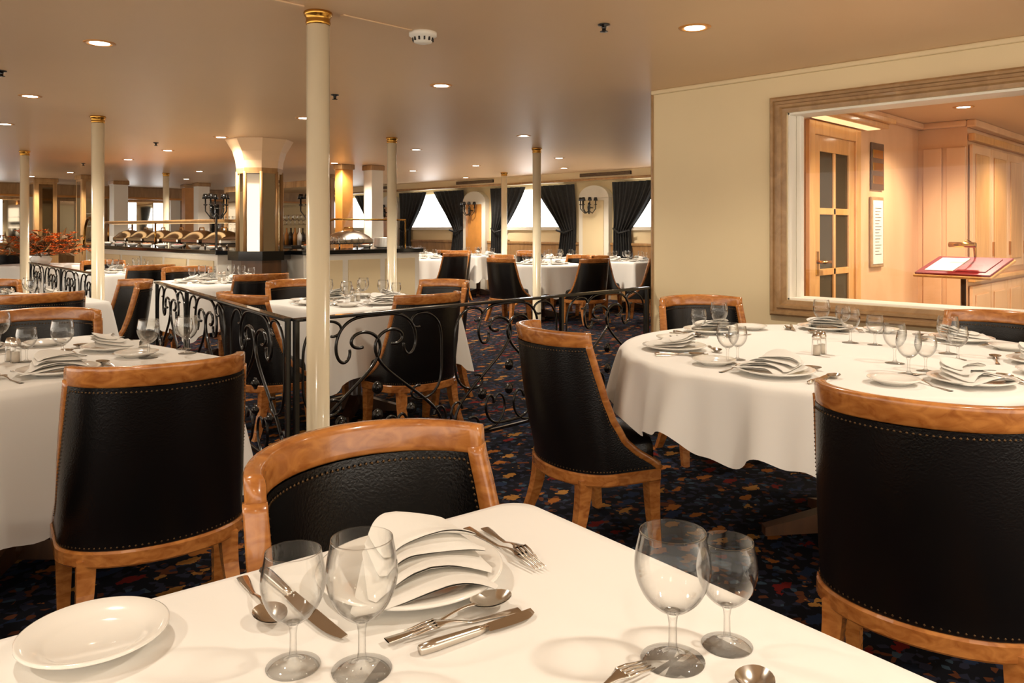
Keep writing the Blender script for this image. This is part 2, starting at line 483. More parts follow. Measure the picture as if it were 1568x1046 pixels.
def spoon(mb, T, L=.19):
    st = M['steel']
    def w(v): return interp([(0, .008), (.1, .0075), (.3, .004), (.62, .003), (.68, .005)], v)
    mb.grid(lambda u, v: (cos(2*pi*u)*w(v*.68), v*.68*L, .003+.010*max(0, sin(pi*(v*.68-.35)/.6))+.0012*sin(2*pi*u)), 8, 16, st, True, T, True)
    def b(u, v):
        a = 2*pi*u; r = v
        yy = .83*L+.165*L*r*sin(a); x = .021*r*cos(a)*(1-.12*sin(a))
        return (x, yy, .0025+.0115*r*r)
    mb.grid(b, 20, 6, st, True, T, True)
    mb.grid(lambda u, v: (lambda p: (p[0], p[1], p[2]-.0012))(b(u, v)), 20, 6, st, True, T, True)
def knife(mb, T, L=.21):
    st = M['steel']
    mb.tube([(0, 0, .006), (0, .02, .006), (0, .08, .005), (0, .095, .005)], [.006, .0075, .006, .004], 8, st, T)
    vs = []; fs = []; n = 14
    for i in range(n):
        t = i/(n-1); y = .093+(L-.093)*t; r = .009*(1-max(0, (t-.75)/.25)**2*.8)+.003*sin(pi*t)
        vs += [(-.007, y, .004), (-.007, y, .0065), (r, y, .0045)]
    for i in range(n-1):
        a = i*3; fs += [(a, a+1, a+4, a+3), (a+1, a+2, a+5, a+4), (a+2, a, a+3, a+5)]
    fs += [(0, 2, 1), (3*n-3, 3*n-2, 3*n-1)]
    mb.add(vs, fs, st, False, T)

def setting(mb, T, seg=18, glasses=True):
    mb.lathe(plate_prof(.13), 36, M['china'], T)
    napkin(mb, T @ Matrix.Rotation(random.uniform(-.5, .5), 4, 'Z'), 24, 12)
    mb.lathe(plate_prof(.08), 28, M['china'], T @ Matrix.Translation((-.25, .04, 0)))
    fork(mb, T @ Matrix.Translation((-.155, -.10, 0)))
    knife(mb, T @ Matrix.Translation((.15, -.10, 0)))
    spoon(mb, T @ Matrix.Translation((.175, -.10, 0)))
    spoon(mb, T @ Matrix.Translation((-.09, .16, 0)) @ Matrix.Rotation(-pi/2, 4, 'Z'))
    if glasses:
        add_glass(mb, .15, .041, seg, M['glass'], T @ Matrix.Translation((.13, .17, 0)))
        add_glass(mb, .128, .036, seg, M['glass'], T @ Matrix.Translation((.215, .13, 0)))
def shakers(mb, x, y):
    for dx in (-.024, .024):
        T = TR(x+dx, y)
        mb.lathe([(0, 0), (.018, 0), (.019, .004), (.017, .055), (.015, .066)], 12, M['glass'], T)
        mb.lathe([(0, .002), (.014, .002), (.013, .04), (0, .04)], 10, M['salt'], T)
        mb.lathe([(.0165, .062), (.018, .072), (.013, .088), (0, .092)], 12, M['steel'], T)
def settings_square(size, seg=16, glasses=True):
    mb = MB()
    for k in range(4):
        T = TR(0, 0, 0, k*pi/2) @ Matrix.Translation((0, -(size/2-.17), 0))
        setting(mb, T, seg, glasses)
    shakers(mb, 0, 0)
    return mb.mesh('table_setting')

SETSQ = settings_square(1.0)
SQS = [cloth_table('dining_table', rect_perim(1.0, 1.0), .42, .018, 11, 3), cloth_table('dining_table', rect_perim(1.0, 1.0), .42, .022, 13, 9)]
RD = cloth_table('round_dining_table', circ_perim(.55, 160), .42, .03, 9, 5)
cnt = [0]
def table_room(X, Y, chairs='NSEW', ang=0.0, rnd=False, dist=.70):
    cnt[0] += 1
    place(RD if rnd else SQS[cnt[0] % 2], 'round_dining_table' if rnd else 'dining_table', (X, Y, 0), ang)
    place(SETSQ, 'table_setting', (X, Y, TH), ang, (.95, .95, 1) if not rnd else (.85, .85, 1))
    for c in chairs:
        a = {'S': 0, 'E': pi/2, 'N': pi, 'W': -pi/2}[c]+ang
        jit = random.uniform(-.08, .08)
        chair_room(X+dist*sin(a), Y-dist*cos(a), a+jit)

# ---- near table
e1 = Vector((-.79, -.613)); e2 = Vector((.616, -.788))
C0 = Vector((0.012, 1.452))
L1, L2 = 1.55, 1.15
cen = C0+e1*L1/2+e2*L2/2
X, Y = W(*cen)
a0 = atan2(W(-e1.x, -e1.y)[1], W(-e1.x, -e1.y)[0])
place(cloth_table('dining_table', rect_perim(L1, L2, .05, 40), .24, .012, 11, 21), 'dining_table', (X, Y, 0), a0)
def near(me, name, x, y, ang=0.0, z=TH):
    X, Y = W(x, y); return place(me, name, (X, Y, z), ang-pi/4)
near(glass_mesh('wine_glass', .150, .0405), 'wine_glass', -.170, .885)
near(glass_mesh('water_glass', .132, .0365), 'water_glass', -.250, .893)
near(glass_mesh('wine_glass', .150, .0440), 'wine_glass', .186, .905)
near(glass_mesh('water_glass', .126, .036), 'water_glass', .258, .938)
mb = MB(); mb.lathe(plate_prof(.132), 72, M['china']); near(mb.mesh('dinner_plate'), 'dinner_plate', -.145, 1.115)
mb = MB(); mb.lathe(plate_prof(.083), 72, M['china']); near(mb.mesh('side_plate'), 'side_plate', -.500, .935)
mb = MB(); napkin(mb, Matrix.Identity(4), 84, 44); near(mb.mesh('folded_napkin'), 'folded_napkin', -.122, 1.105, radians(32))
def cut(fn, name, x0, y0, x1, y1, z=TH+.0005):
    mb = MB(); L = sqrt((x1-x0)**2+(y1-y0)**2); fn(mb, Matrix.Identity(4), L)
    near(mb.mesh(name), name, x0, y0, atan2(-(x1-x0), y1-y0), z)
cut(fork, 'fork', -.075, 1.30, .042, 1.135)
cut(fork, 'dessert_fork', -.045, 1.29, .030, 1.160, TH+.004)
cut(knife, 'table_knife', -.108, .915, .028, 1.010)
cut(fork, 'fork', .010, 1.020, -.128, .950)
cut(spoon, 'soup_spoon', -.150, .935, -.002, 1.040, TH+.004)
cut(knife, 'table_knife', -.360, 1.13, -.205, .945)
cut(spoon, 'soup_spoon', -.385, 1.115, -.290, .965)
cut(fork, 'fork', .02, .78, .155, .885)
cut(spoon, 'soup_spoon', .21, .74, .275, .87)
chair(-.172, 1.345, .70, -.71)
chair(-.90, .865, .61, -.79)

# shared glasses for the neighbouring tables
GW = MB(); add_glass(GW, .150, .041, 32, M['glass'], None, 2); GW = GW.mesh('wine_glass')
GT = MB(); add_glass(GT, .128, .036, 32, M['glass'], None, 2); GT = GT.mesh('water_glass')
# ---- left table
X, Y = W(-1.87, 2.93)
aT2 = atan2(W(.8, -.6)[1], W(.8, -.6)[0])
place(cloth_table('dining_table', rect_perim(1.1, 1.1, .04, 34), .47, .022, 12, 33), 'dining_table', (X, Y, 0), aT2)
place(settings_square(1.1, 28, False), 'table_setting', (X, Y, TH), aT2)
for x, y, g in ((-1.405, 3.02, 0), (-1.30, 3.13, 0), (-1.47, 3.16, 1), (-1.36, 3.24, 1), (-1.82, 2.93, 1), (-1.72, 2.99, 0), (-2.0, 2.66, 0), (-1.93, 2.60, 1), (-2.15, 3.28, 0), (-2.2, 3.18, 1)):
    near((GW, GT)[g], ('wine_glass', 'water_glass')[g], x, y)
chair(-1.13, 2.47, -.55, .83)
chair(-1.66, 2.03, -.60, .80)
chair(-2.2, 3.62, .35, -.93)
# ---- round table
X, Y = W(1.36, 3.2)
place(cloth_table('round_dining_table', circ_perim(.9, 400), .245, .05, 17, 12), 'round_dining_table', (X, Y, 0), 0)
mb = MB()
for k in range(7):
    setting(mb, TR(0, 0, 0, 2*pi*k/7+radians(68)) @ Matrix.Translation((0, -.69, 0)), 28, False)
shakers(mb, -.17, .03)
place(mb.mesh('table_setting'), 'table_setting', (X, Y, TH), 0)
for x, y, g in ((.80, 2.90, 0), (.86, 2.98, 1), (.86, 3.60, 1), (.98, 3.70, 0), (1.48, 3.42, 0), (1.56, 3.36, 1), (1.36, 2.68, 0), (1.45, 2.74, 1),
                (1.74, 3.12, 0), (1.70, 2.98, 1), (1.42, 2.90, 0), (1.60, 3.78, 1), (1.52, 3.84, 0), (1.86, 2.70, 0), (1.92, 2.78, 1)):
    near((GW, GT)[g], ('wine_glass', 'water_glass')[g], x, y)
chair(1.058, 1.98, .64, .77)
chair(.29, 3.22, .92, .38)
chair(1.10, 4.36, .22, -.97)
chair(2.15, 3.56, -.88, -.46)

# ---- other tables (room axes)
table_room(3.03, 4.55, 'NSEW', dist=.68)
table_room(1.35, 6.25, 'NSEW', dist=.68)
table_room(3.3, 7.2, 'NS')
table_room(3.25, 9.6, 'NS')
table_room(8.1, 7.5, 'NEW', rnd=True)
table_room(8.3, 10.4, 'NSE', rnd=True)
table_room(9.9, 5.6, 'NSW')
table_room(9.9, 7.35, 'W')
table_room(9.9, 8.75, 'WN', rnd=True, dist=.66)
table_room(10.0, 10.9, 'W', dist=.66)
table_room(9.7, 12.6, 'NW')
table_room(8.9, 14.4, 'NS')
table_room(7.9, 15.9, 'NS')
table_room(10.0, 16.2, 'NSW')
table_room(3.4, 16.5, 'NS')
chair_room(8.05, 6.62, -.1); chair_room(8.72, 6.2, .5)

# ------------------------------------------------------------------ room shell
XF, YB = 11.0, 20.0
def boxobj(name, a, b, mat, bev=0):
    mb = MB(); mb.box(a, b, mat, bev); return mb.obj(name)
boxobj('floor', (-4, -4, -.1), (XF+.3, YB+.2, 0), M['carpet'])
boxobj('ceiling', (-4, -4, CEIL), (XF+.3, YB+.2, CEIL+.1), M['ceiling'])
XW = 4.71; YC = 3.27; TW = .2
oy0, oy1, oz0, oz1 = .2, 2.26, .80, 1.98
mb = MB()
mb.box((XW, -4, 0), (XW+TW, oy0, CEIL), M['wall']); mb.box((XW, oy1, 0), (XW+TW, YC, CEIL), M['wall'])
mb.box((XW, oy0, 0), (XW+TW, oy1, oz0), M['wall']); mb.box((XW, oy0, oz1), (XW+TW, oy1, CEIL), M['wall'])
mb.obj('wall_right')
boxobj('wall_partition', (XW+TW, YC-.1, 0), (XF, YC, CEIL), M['wall'])
boxobj('wall_foyer', (XW+TW, 2.53, 0), (8.0, 2.62, CEIL), M['foyerwood'])
boxobj('wall_foyer_end', (8.0, 2.11, 0), (XF, 2.62, CEIL), M['foyerwood'])
boxobj('wall_far', (XF, -4, 0), (XF+.2, YB, CEIL), M['wall'])
boxobj('wall_back', (-4, YB, 0), (XF+.2, YB+.2, CEIL), M['wall'])
boxobj('baseboard_right', (XW-.015, oy0-3, 0), (XW, YC, .10), M['frame'], .004)
def moulded(name, y0, y1, z0, z1, w, x, mat, sgn=-1):
    mb = MB()
    prof = [(0, 0), (0, .03), (.012, .042), (.026, .042), (.030, .026), (.046, .026), (.052, .038), (.068, .038), (.076, .016), (.09, .014), (w, .012), (w, 0)]
    cs = [(y0, z0, -1, -1), (y1, z0, 1, -1), (y1, z1, 1, 1), (y0, z1, -1, 1)]
    vs = []; fs = []; n = len(prof)
    for (cy, cz, dy, dz) in cs:
        for (d, h) in prof:
            q = w-d
            vs.append((x+sgn*h, cy+dy*q, cz+dz*q))
    for k in range(4):
        for i in range(n-1):
            a = k*n+i; b = ((k+1) % 4)*n+i; fs.append((a, a+1, b+1, b))
    mb.add(vs, fs, mat, False); return mb.obj(name)
moulded('trim_1', oy0, oy1, oz0, oz1, .10, XW, M['frame'])
mb = MB()
mb.box((XW+.01, oy1-.015, oz0), (XW+TW, oy1, oz1), M['white'], .003)
mb.box((XW+.01, oy0, oz0), (XW+TW, oy0+.015, oz1), M['white'], .003)
mb.box((XW+.01, oy0, oz0), (XW+TW, oy1, oz0+.015), M['white'], .003)
mb.box((XW+.01, oy0, oz1-.015), (XW+TW, oy1, oz1), M['white'], .003)
mb.box((XW+.1, oy1-.045, oz0), (XW+.15, oy1-.015, oz1), M['white'], .005)
mb.add([(XW+.125, oy0, oz0), (XW+.125, oy1, oz0), (XW+.125, oy1, oz1), (XW+.125, oy0, oz1)], [(0, 1, 2, 3)], M['pane'], False)
mb.obj('window_1')
boxobj('trim_2', (XW-.012, YC-.004, 0), (XW+.02, YC+.012, CEIL), M['frame'], .003)
boxobj('trim_3', (XW-.03, -4, CEIL-.03), (XW, YC, CEIL), M['wall'], .008)
boxobj('trim_4', (-1.5, 3.10, CEIL-.008), (1.80, 3.14, CEIL), M['ceiling'], .002)
boxobj('trim_5', (2.0, 3.10, CEIL-.006), (2.40, 3.13, CEIL), M['ceiling'], .002)
boxobj('trim_6', (-.55, -3, CEIL-.05), (-.45, 9, CEIL), M['ceiling'], .01)

# foyer door
mb = MB(); yd = 2.528
dx0, dx1, dh = 5.66, 6.42, 1.95
mb.box((dx0-.10, yd-.035, 0), (dx0, yd, dh+.10), M['doorwood'], .006)
mb.box((dx1, yd-.035, 0), (dx1+.10, yd, dh+.10), M['doorwood'], .006)
mb.box((dx0, yd-.035, dh), (dx1, yd, dh+.10), M['doorwood'], .006)
mb.box((dx0, yd-.02, .0), (dx0+.11, yd-.001, dh), M['doorwood'], .004)
mb.box((dx1-.11, yd-.02, .0), (dx1, yd-.001, dh), M['doorwood'], .004)
mb.box((dx0+.11, yd-.02, dh-.12), (dx1-.11, yd-.001, dh), M['doorwood'], .004)
mb.box((dx0+.11, yd-.02, 0), (dx1-.11, yd-.001, .28), M['doorwood'], .004)
xm = (dx0+dx1)/2
mb.box((xm-.02, yd-.019, .28), (xm+.02, yd-.002, dh-.12), M['doorwood'], .004)
for z in (.92, 1.38):
    mb.box((dx0+.11, yd-.019, z-.025), (dx1-.11, yd-.002, z+.025), M['doorwood'], .004)
mb.box((dx0+.11, yd-.006, .28), (dx1-.11, yd-.003, dh-.12), M['darkglass'])
mb.tube([(dx0+.06, yd-.02, 1.0), (dx0+.06, yd-.07, 1.0), (dx0+.17, yd-.075, 1.0)], .012, 8, M['brass'])
mb.box((dx0+.035, yd-.025, .9), (dx0+.085, yd-.018, 1.08), M['brass'], .003)
mb.obj('door_1')
mb = MB()
mb.box((dx0-.2, yd-.20, dh+.11), (dx1+.25, yd, dh+.15), M['doorwood'], .006)
mb.box((dx0-.2, yd-.24, dh+.15), (dx1+.3, yd, dh+.19), M['doorwood'], .006)
mb.box((dx0-.1, yd-.15, dh+.106), (dx1+.2, yd-.05, dh+.11), M['warm'])
mb.obj('trim_7')
mb = MB()
mb.box((XW+TW, yd-.07, CEIL-.06), (8.0, yd, CEIL), M['foyerwood'], .015)
mb.box((7.93, 2.1, CEIL-.06), (8.0, yd, CEIL), M['foyerwood'], .015)
mb.box((7.93, 2.02, CEIL-.07), (XF, 2.1, CEIL), M['foyerwood'], .015)
mb.obj('trim_8')
mb = MB(); x0, x1 = 6.78, 7.06
mb.box((x0, yd-.02, .92), (x1, yd-.001, 1.52), M['frame'], .006)
mb.box((x0+.03, yd-.024, .95), (x1-.03, yd-.018, 1.49), M['paper'])
for i in range(16):
    mb.box((x0+.07, yd-.0255, 1.42-.026*i), (x1-.07-.05*(i % 3)*.5, yd-.0238, 1.424-.026*i), M['vent'])
mb.obj('framed_certificate')
mb = MB(); mb.box((6.8, yd-.015, 1.58), (7.08, yd-.001, 1.98), M['darkwood'], .004)
for i in range(3): mb.box((6.83, yd-.019, 1.63+.11*i), (7.05, yd-.014, 1.70+.11*i), M['brass'], .002)
mb.obj('brass_plaque')
mb = MB(); yc = 2.1
for i in range(4):
    xa = 8.02+i*.62
    mb.box((xa, yc-.03, .08), (xa+.6, yc, .72), M['foyerwood'], .006)
    mb.box((xa+.08, yc-.04, .16), (xa+.52, yc-.028, .64), M['foyerwood'], .008)
    mb.box((xa, yc-.03, .86), (xa+.6, yc, 2.02), M['foyerwood'], .006)
    mb.box((xa+.08, yc-.04, .94), (xa+.52, yc-.028, 1.94), M['doorwood'], .008)
    mb.box((xa+.03, yc-.05, .98), (xa+.045, yc-.03, 1.12), M['brass'], .002)
mb.box((7.98, yc-.06, .76), (10.6, yc, .80), M['doorwood'], .006)
mb.box((7.98, yc-.06, 2.05), (10.6, yc, 2.12), M['doorwood'], .01)
mb.obj('foyer_cabinet')
mb = MB()
for y in (2.12, 2.32):
    mb.box((7.975, y, .2), (7.998, y+.16, 2.0), M['foyerwood'], .006)
mb.obj('trim_9')
# menu lectern
lx, ly = W(3.28, 5.68)
mb = MB()
mb.lathe([(0, 0), (.17, 0), (.17, .02), (.05, .04), (.02, .08), (.018, .95), (0, .95)], 24, M['darkwood'])
T = Matrix.Translation((0, 0, .97)) @ Matrix.Rotation(radians(-100), 4, 'Z') @ Matrix.Rotation(radians(17), 4, 'X')
mb.box((-.27, -.20, -.02), (.27, .20, 0), M['doorwood'], .005, T)
mb.box((-.26, -.19, 0), (.26, .19, .014), M['burgundy'], .003, T)
mb.box((-.21, -.14, .014), (-.01, .14, .020), M['paper'], .002, T); mb.box((.01, -.14, .014), (.21, .14, .020), M['burgundy'], .002, T)
mb.tube([(0, .19, 0), (0, .19, .12), (0, .12, .17), (0, .05, .17)], .006, 8, M['brass'], T)
mb.tube([(-.09, .03, .16), (.09, .03, .16)], .02, 10, M['brass'], T)
mb.obj('menu_lectern', (lx, ly, 0))

# ------------------------------------------------------------------ far wall: windows, drapes, pilasters
wins = [16.5, 13.45, 10.4, 7.3, 4.3]
for k, yw in enumerate(wins):
    mb = MB()
    mb.box((XF-.02, yw-.75, 1.28), (XF-.005, yw+.75, 2.0), M['daylight'])
    mb.box((XF-.05, yw-.80, 1.22), (XF, yw+.80, 1.28), M['white'], .006)
    for yy in (yw-.78, yw+.74): mb.box((XF-.04, yy, 1.28), (XF, yy+.04, 2.02), M['white'], .004)
    mb.obj('window_%d' % (k+2))
    mb = MB()
    for sg in (-1, 1):
        def fn(u, v, sg=sg):
            z = 2.06-v*1.36
            if z > 1.22:
                t = (2.06-z)/.84; inner = .12+.64*t**1.15
            else:
                t = (1.22-z)/.52; inner = .76-.06*t
            outer = 1.12
            y = inner+(outer-inner)*u
            pl = .03*sin(u*2*pi*7+v*2)*(1-.3*u)
            return (XF-.11+pl+.03*sin(pi*v), yw+sg*y, z)
        mb.grid(fn, 56, 18, M['curtain'])
        mb.tube([(XF-.16, yw+sg*.72, 1.22), (XF-.17, yw+sg*.92, 1.17), (XF-.10, yw+sg*1.1, 1.25)], .018, 8, M['curtain'])
    mb.obj('window_drape')
mb = MB()
mb.box((XF-.45, YC, 2.10), (XF, YB, CEIL), M['wall'])
mb.box((XF-.48, YC, 2.08), (XF-.40, YB, 2.12), M['midwood'], .01)
mb.obj('trim_10')
mb = MB(); mb.box((XF-.05, YC, 0), (XF, YB, .95), M['midwood']); mb.box((XF-.07, YC, .95), (XF, YB, 1.0), M['midwood'], .01); mb.obj('trim_11')
for i, yy in enumerate((8.3, 11.6, 14.9)):
    mb = MB(); mb.box((XF-.475, yy-.55, 2.15), (XF-.45, yy+.55, 2.21), M['vent'], .003)
    for q in range(5): mb.box((XF-.48, yy-.54, 2.155+.011*q), (XF-.47, yy+.54, 2.158+.011*q), M['frame'])
    mb.obj('air_vent')
def candles(mb, R=.15, n=5, full=False):
    for k in range(n):
        a = 2*pi*k/n if full else pi/2+pi*(k/(n-1))
        dx, dy = cos(a)*R, sin(a)*R
        mb.tube([(0, 0, -.05), (dx*.5, dy*.5, -.10), (dx, dy, -.02), (dx, dy, .04)], .008, 6, M['iron'])
        mb.lathe([(0, .04), (.025, .05), (.025, .06), (.009, .06), (.009, .14), (0, .15)], 8, M['iron'], TR(dx, dy))
        mb.lathe([(0, .12), (.04, .12), (.026, .18), (0, .18)], 10, M['iron'], TR(dx, dy))
def sconce(name, x, y, z):
    mb = MB()
    mb.lathe([(0, -.12), (.02, -.1), (.03, 0), (.02, .08), (0, .1)], 10, M['iron'])
    candles(mb)
    mb.tube([(0, 0, 0), (.12, 0, 0)], .012, 6, M['iron'])
    return mb.obj(name, (x, y, z))
for yy in (5.8, 8.83, 12.0, 14.95):
    mb = MB()
    mb.box((XF-.12, yy-.34, 0), (XF, yy+.34, 1.80), M['white'], .01)
    n = 14; vs = []; fs = []
    for i in range(n+1):
        a = pi*i/n; vs += [(XF-.12, yy-.34*cos(a), 1.8+.22*sin(a)), (XF, yy-.34*cos(a), 1.8+.22*sin(a))]
    for i in range(n): fs.append((2*i, 2*i+1, 2*i+3, 2*i+2))
    fs.append(tuple(2*i for i in range(n+1)))
    mb.add(vs, fs, M['white'], False)
    mb.box((XF-.135, yy-.24, .5), (XF-.12, yy+.24, 1.75), M['orange'] if yy > 11 else M['wall'], .01)
    mb.obj('wall_pilaster')
    sconce('wall_sconce', XF-.24, yy, 1.62)

# back wall dressing
mb = MB()
mb.box((1, YB-.35, 1.98), (XF-.5, YB, CEIL), M['midwood'])
mb.box((1, YB-.39, 1.95), (XF-.5, YB-.3, 2.0), M['orange'], .01)
mb.obj('trim_12')
x = 3.6; k = 0
while x < 10.2:
    mb = MB()
    mb.box((x, YB-.10, 0), (x+.25, YB, 1.97), M['white'], .01)
    mb.box((x+.25, YB-.04, .2), (x+1.35, YB-.01, 1.95), M['midwood'], .01)
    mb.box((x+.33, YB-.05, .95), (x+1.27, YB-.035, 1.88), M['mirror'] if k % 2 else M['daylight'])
    if k % 2 == 0:
        mb.box((x+.60, YB-.06, .95), (x+1.0, YB-.03, 1.88), M['mirror'])
    mb.obj('mirror_panel'); x += 1.4; k += 1

# ------------------------------------------------------------------ columns
def column(x, y):
    X, Y = W(x, y); mb = MB(); r = .052
    mb.lathe([(r+.012, 0), (r+.012, .02), (r, .035), (r, CEIL-.06), (0, CEIL-.06)], 36, M['column'])
    mb.lathe([(r+.001, CEIL-.062), (r+.003, CEIL-.058), (r+.005, CEIL-.048), (r+.002, CEIL-.040), (r+.004, CEIL-.026), (r+.010, CEIL-.018), (r+.014, CEIL-.006), (r+.010, CEIL)], 36, M['brass'])
    mb.obj('support_column', (X, Y, 0))
for p in ((-.888, 3.58), (-3.65, 6.89), (-6.21, 9.96), (-1.31, 8.52), (.306, 9.63), (-.138, 13.8), (-6.17, 13.94)):
    column(*p)

def pillar(x, y, w, mat, mirror=False):
    X, Y = W(x, y); mb = MB(); h = w/2
    mb.box((-h, -h, 0), (h, h, CEIL-.002), mat, .008)
    mb.box((-h-.02, -h-.02, 0), (h+.02, h+.02, .95), M['midwood'], .008)
    mb.box((-h-.02, -h-.02, CEIL-.08), (h+.02, h+.02, CEIL-.002), M['midwood'], .01)
    if mirror:
        mb.box((-h-.004, -h*.6, 1.0), (h+.004, h*.6, CEIL-.12), M['mirror'])
        mb.box((-h*.6, -h-.004, 1.0), (h*.6, h+.004, CEIL-.12), M['mirror'])
    mb.obj('square_pillar', (X, Y, 0))
pillar(-2.6, 12.1, .2, M['orange']); pillar(-2.18, 12.3, .22, M['white'])
pillar(-8.2, 16.3, .28, M['white']); pillar(-6.75, 17, .25, M['white']); pillar(-7.3, 17.6, .2, M['orange'])
pillar(-3.3, 14.5, .35, M['midwood'], True); pillar(-9.3, 15.5, .4, M['midwood'], True); pillar(-5.2, 17.9, .4, M['midwood'], True)
pillar(-4.6, 14.0, .3, M['midwood'], True); pillar(-7.9, 14.6, .35, M['midwood'], True)

# ------------------------------------------------------------------ mirrored octagonal pillar
PX, PY = W(-2.84, 8.8)
mb = MB()
def octo(r, z): return [(r*cos(pi/8+i*pi/4), r*sin(pi/8+i*pi/4), z) for i in range(8)]
mb.loft([octo(.30, 0), octo(.30, .90)], M['darkwood']); mb.loft([octo(.34, .90), octo(.34, 1.0)], M['granite'])
mb.loft([octo(.235, 1.0), octo(.235, 1.88)], M['mirror'])
for i in range(8):
    a = pi/8+i*pi/4; mb.tube([(.238*cos(a), .238*sin(a), 1.0), (.238*cos(a), .238*sin(a), 1.88)], .02, 6, M['midwood'])
mb.loft([octo(.25, 1.86), octo(.25, 1.92)], M['midwood'])
mb.loft([octo(.25, 1.92), octo(.26, 2.0), octo(.29, 2.1), octo(.37, CEIL-.002)], M['ceiling'])
mb.obj('mirrored_pillar', (PX, PY, 0))

# ------------------------------------------------------------------ buffet
mb = MB()
def counter(x0, y0, x1, y1):
    mb.box((x0, y0, .08), (x1, y1, .95), M['white'], .006)
    mb.box((x0+.04, y0+.04, 0), (x1-.04, y1-.04, .08), M['granite'])
    mb.box((x0-.04, y0-.04, .95), (x1+.04, y1+.04, 1.0), M['granite'], .008)
cx0 = PX+.38
counter(cx0, PY-.30, 6.25, PY+.35)
counter(PX-.30, PY+.42, PX+.40, 13.3)
for i in range(3):
    xa = cx0+.05+i*(6.2-cx0)/3; xb = xa+(6.2-cx0)/3-.08
    mb.box((xa, PY-.315, .15), (xb, PY-.30, .88), M['wall'], .005)
for i in range(6):
    ya = PY+.5+i*.76
    mb.box((PX-.315, ya, .15), (PX-.30, ya+.66, .88), M['wall'], .005)
mb.obj('buffet_counter')
def candelabra(X, Y, z):
    mb = MB(); mb.lathe([(0, 0), (.07, 0), (.07, .012), (.015, .03), (.012, .42), (0, .42)], 14, M['iron'])
    m2 = MB(); candles(m2, .12, 5, True)
    o = len(mb.v); mb.v += [(a, b, c+.47) for a, b, c in m2.v]
    for f in m2.f: mb.f.append([i+o for i in f]); mb.m.append(0); mb.s.append(True)
    mb.obj('candelabra', (X, Y, z))
candelabra(4.78, 8.08, 1.0); candelabra(3.97, 8.80, 1.0)
mb = MB()
gy0, gy1 = PY+.9, 12.9
for yy in (gy0, (gy0+gy1)/2, gy1):
    for xx in (PX-.1, PX+.25): mb.tube([(xx, yy, 1.0), (xx, yy, 1.34)], .014, 8, M['brass'])
mb.box((PX-.18, gy0-.1, 1.32), (PX+.32, gy1+.1, 1.36), M['midwood'], .01)
mb.box((PX-.05, gy0, 1.314), (PX+.05, gy1, 1.319), M['warm'])
mb.add([(PX-.18, gy0-.1, 1.34), (PX-.18, gy1+.1, 1.34), (PX-.30, gy1+.1, 1.14), (PX-.30, gy0-.1, 1.14)], [(0, 1, 2, 3)], M['pane'], False)
mb.tube([(PX-.28, gy1+.3-.25*cos(a), 1.0+.42*sin(a)) for a in [pi*i/16 for i in range(17)]], .02, 8, M['brass'])
mb.tube([(cx0+.1, PY-.2, 1.0)]+[(cx0+.1+.9*(i/10), PY-.2, 1.0+.36*sin(pi/2*min(1, i/4))) for i in range(1, 8)]+[(6.1, PY-.2, 1.36), (6.1, PY-.2, 1.0)], .012, 8, M['brass'])
mb.obj('buffet_food_guard')
def chafing(X, Y, a=0.0):
    mb = MB()
    mb.box((-.26, -.17, .06), (.26, .17, .12), M['steel'], .015)
    mb.grid(lambda u, v: (-.25*cos(pi*u), (v-.5)*.32, .12+.11*sin(pi*u)*sin(pi*min(1, max(0, v)))**.4), 16, 8, M['steel'])
    for sx in (-.22, .22):
        for sy in (-.14, .14): mb.tube([(sx, sy, 0), (sx, sy, .07)], .01, 6, M['steel'])
    mb.tube([(-.07, 0, .225), (-.06, 0, .26), (.06, 0, .26), (.07, 0, .225)], .008, 6, M['brass'])
    mb.obj('chafing_dish', (X, Y, 1.0), a)
for i in range(6): chafing(PX+.10, PY+1.12+i*.64, pi/2)
chafing(5.45, PY+.10)
def platestack(X, Y, z, n=12):
    mb = MB(); mb.lathe([(0, 0), (.09, 0)]+[(.12+.008*(i % 2), .012+i*.007) for i in range(n*2)]+[(0, .012+n*.014)], 24, M['china']); mb.obj('plate_stack', (X, Y, z))
platestack(PX+.20, PY+.62, 1.0); platestack(6.0, PY+.12, 1.0, 9)
def bowl(X, Y, r, c):
    mb = MB()
    mb.lathe([(0, 0), (r*.5, 0), (r*.9, r*.35), (r, r*.6), (r*.95, r*.6), (r*.85, r*.38), (0, r*.3)], 20, M['china'])
    for i in range(14):
        a = i*2.4; q = r*.16*sqrt(i)
        mb.sphere((q*cos(a), q*sin(a), r*.5), r*.22, M[c], 7, 5)
    mb.obj('salad_bowl', (X, Y, 1.0))
for i in range(8): bowl(PX-.20, PY+.75+i*.52, .075, ('flower', 'leaf', 'burgundy', 'paper')[i % 4])
mb = MB()
for i in range(7):
    for j in range(2): add_glass(mb, .15, .038, 12, M['glass'], TR(i*.09, j*.09, 0))
mb.obj('glassware_rack', (4.98, PY-.02-.06, 1.0))
for X in (4.95, 5.15, 5.8): bowl(X, PY+.22, .08, 'flower')
mb = MB()
bx, by = 5.9, 10.5
mb.box((bx, by, 0), (bx+.5, by+3.2, .95), M['midwood'], .01); mb.box((bx-.03, by-.03, .95), (bx+.53, by+3.23, 1.0), M['granite'], .008)
mb.box((bx+.42, by, 1.0), (bx+.5, by+3.2, 2.0), M['midwood'], .01)
mb.box((bx+.405, by+.1, 1.05), (bx+.42, by+3.1, 1.9), M['mirror'])
for z in (1.3, 1.6): mb.box((bx+.2, by+.1, z), (bx+.4, by+3.1, z+.015), M['pane'])
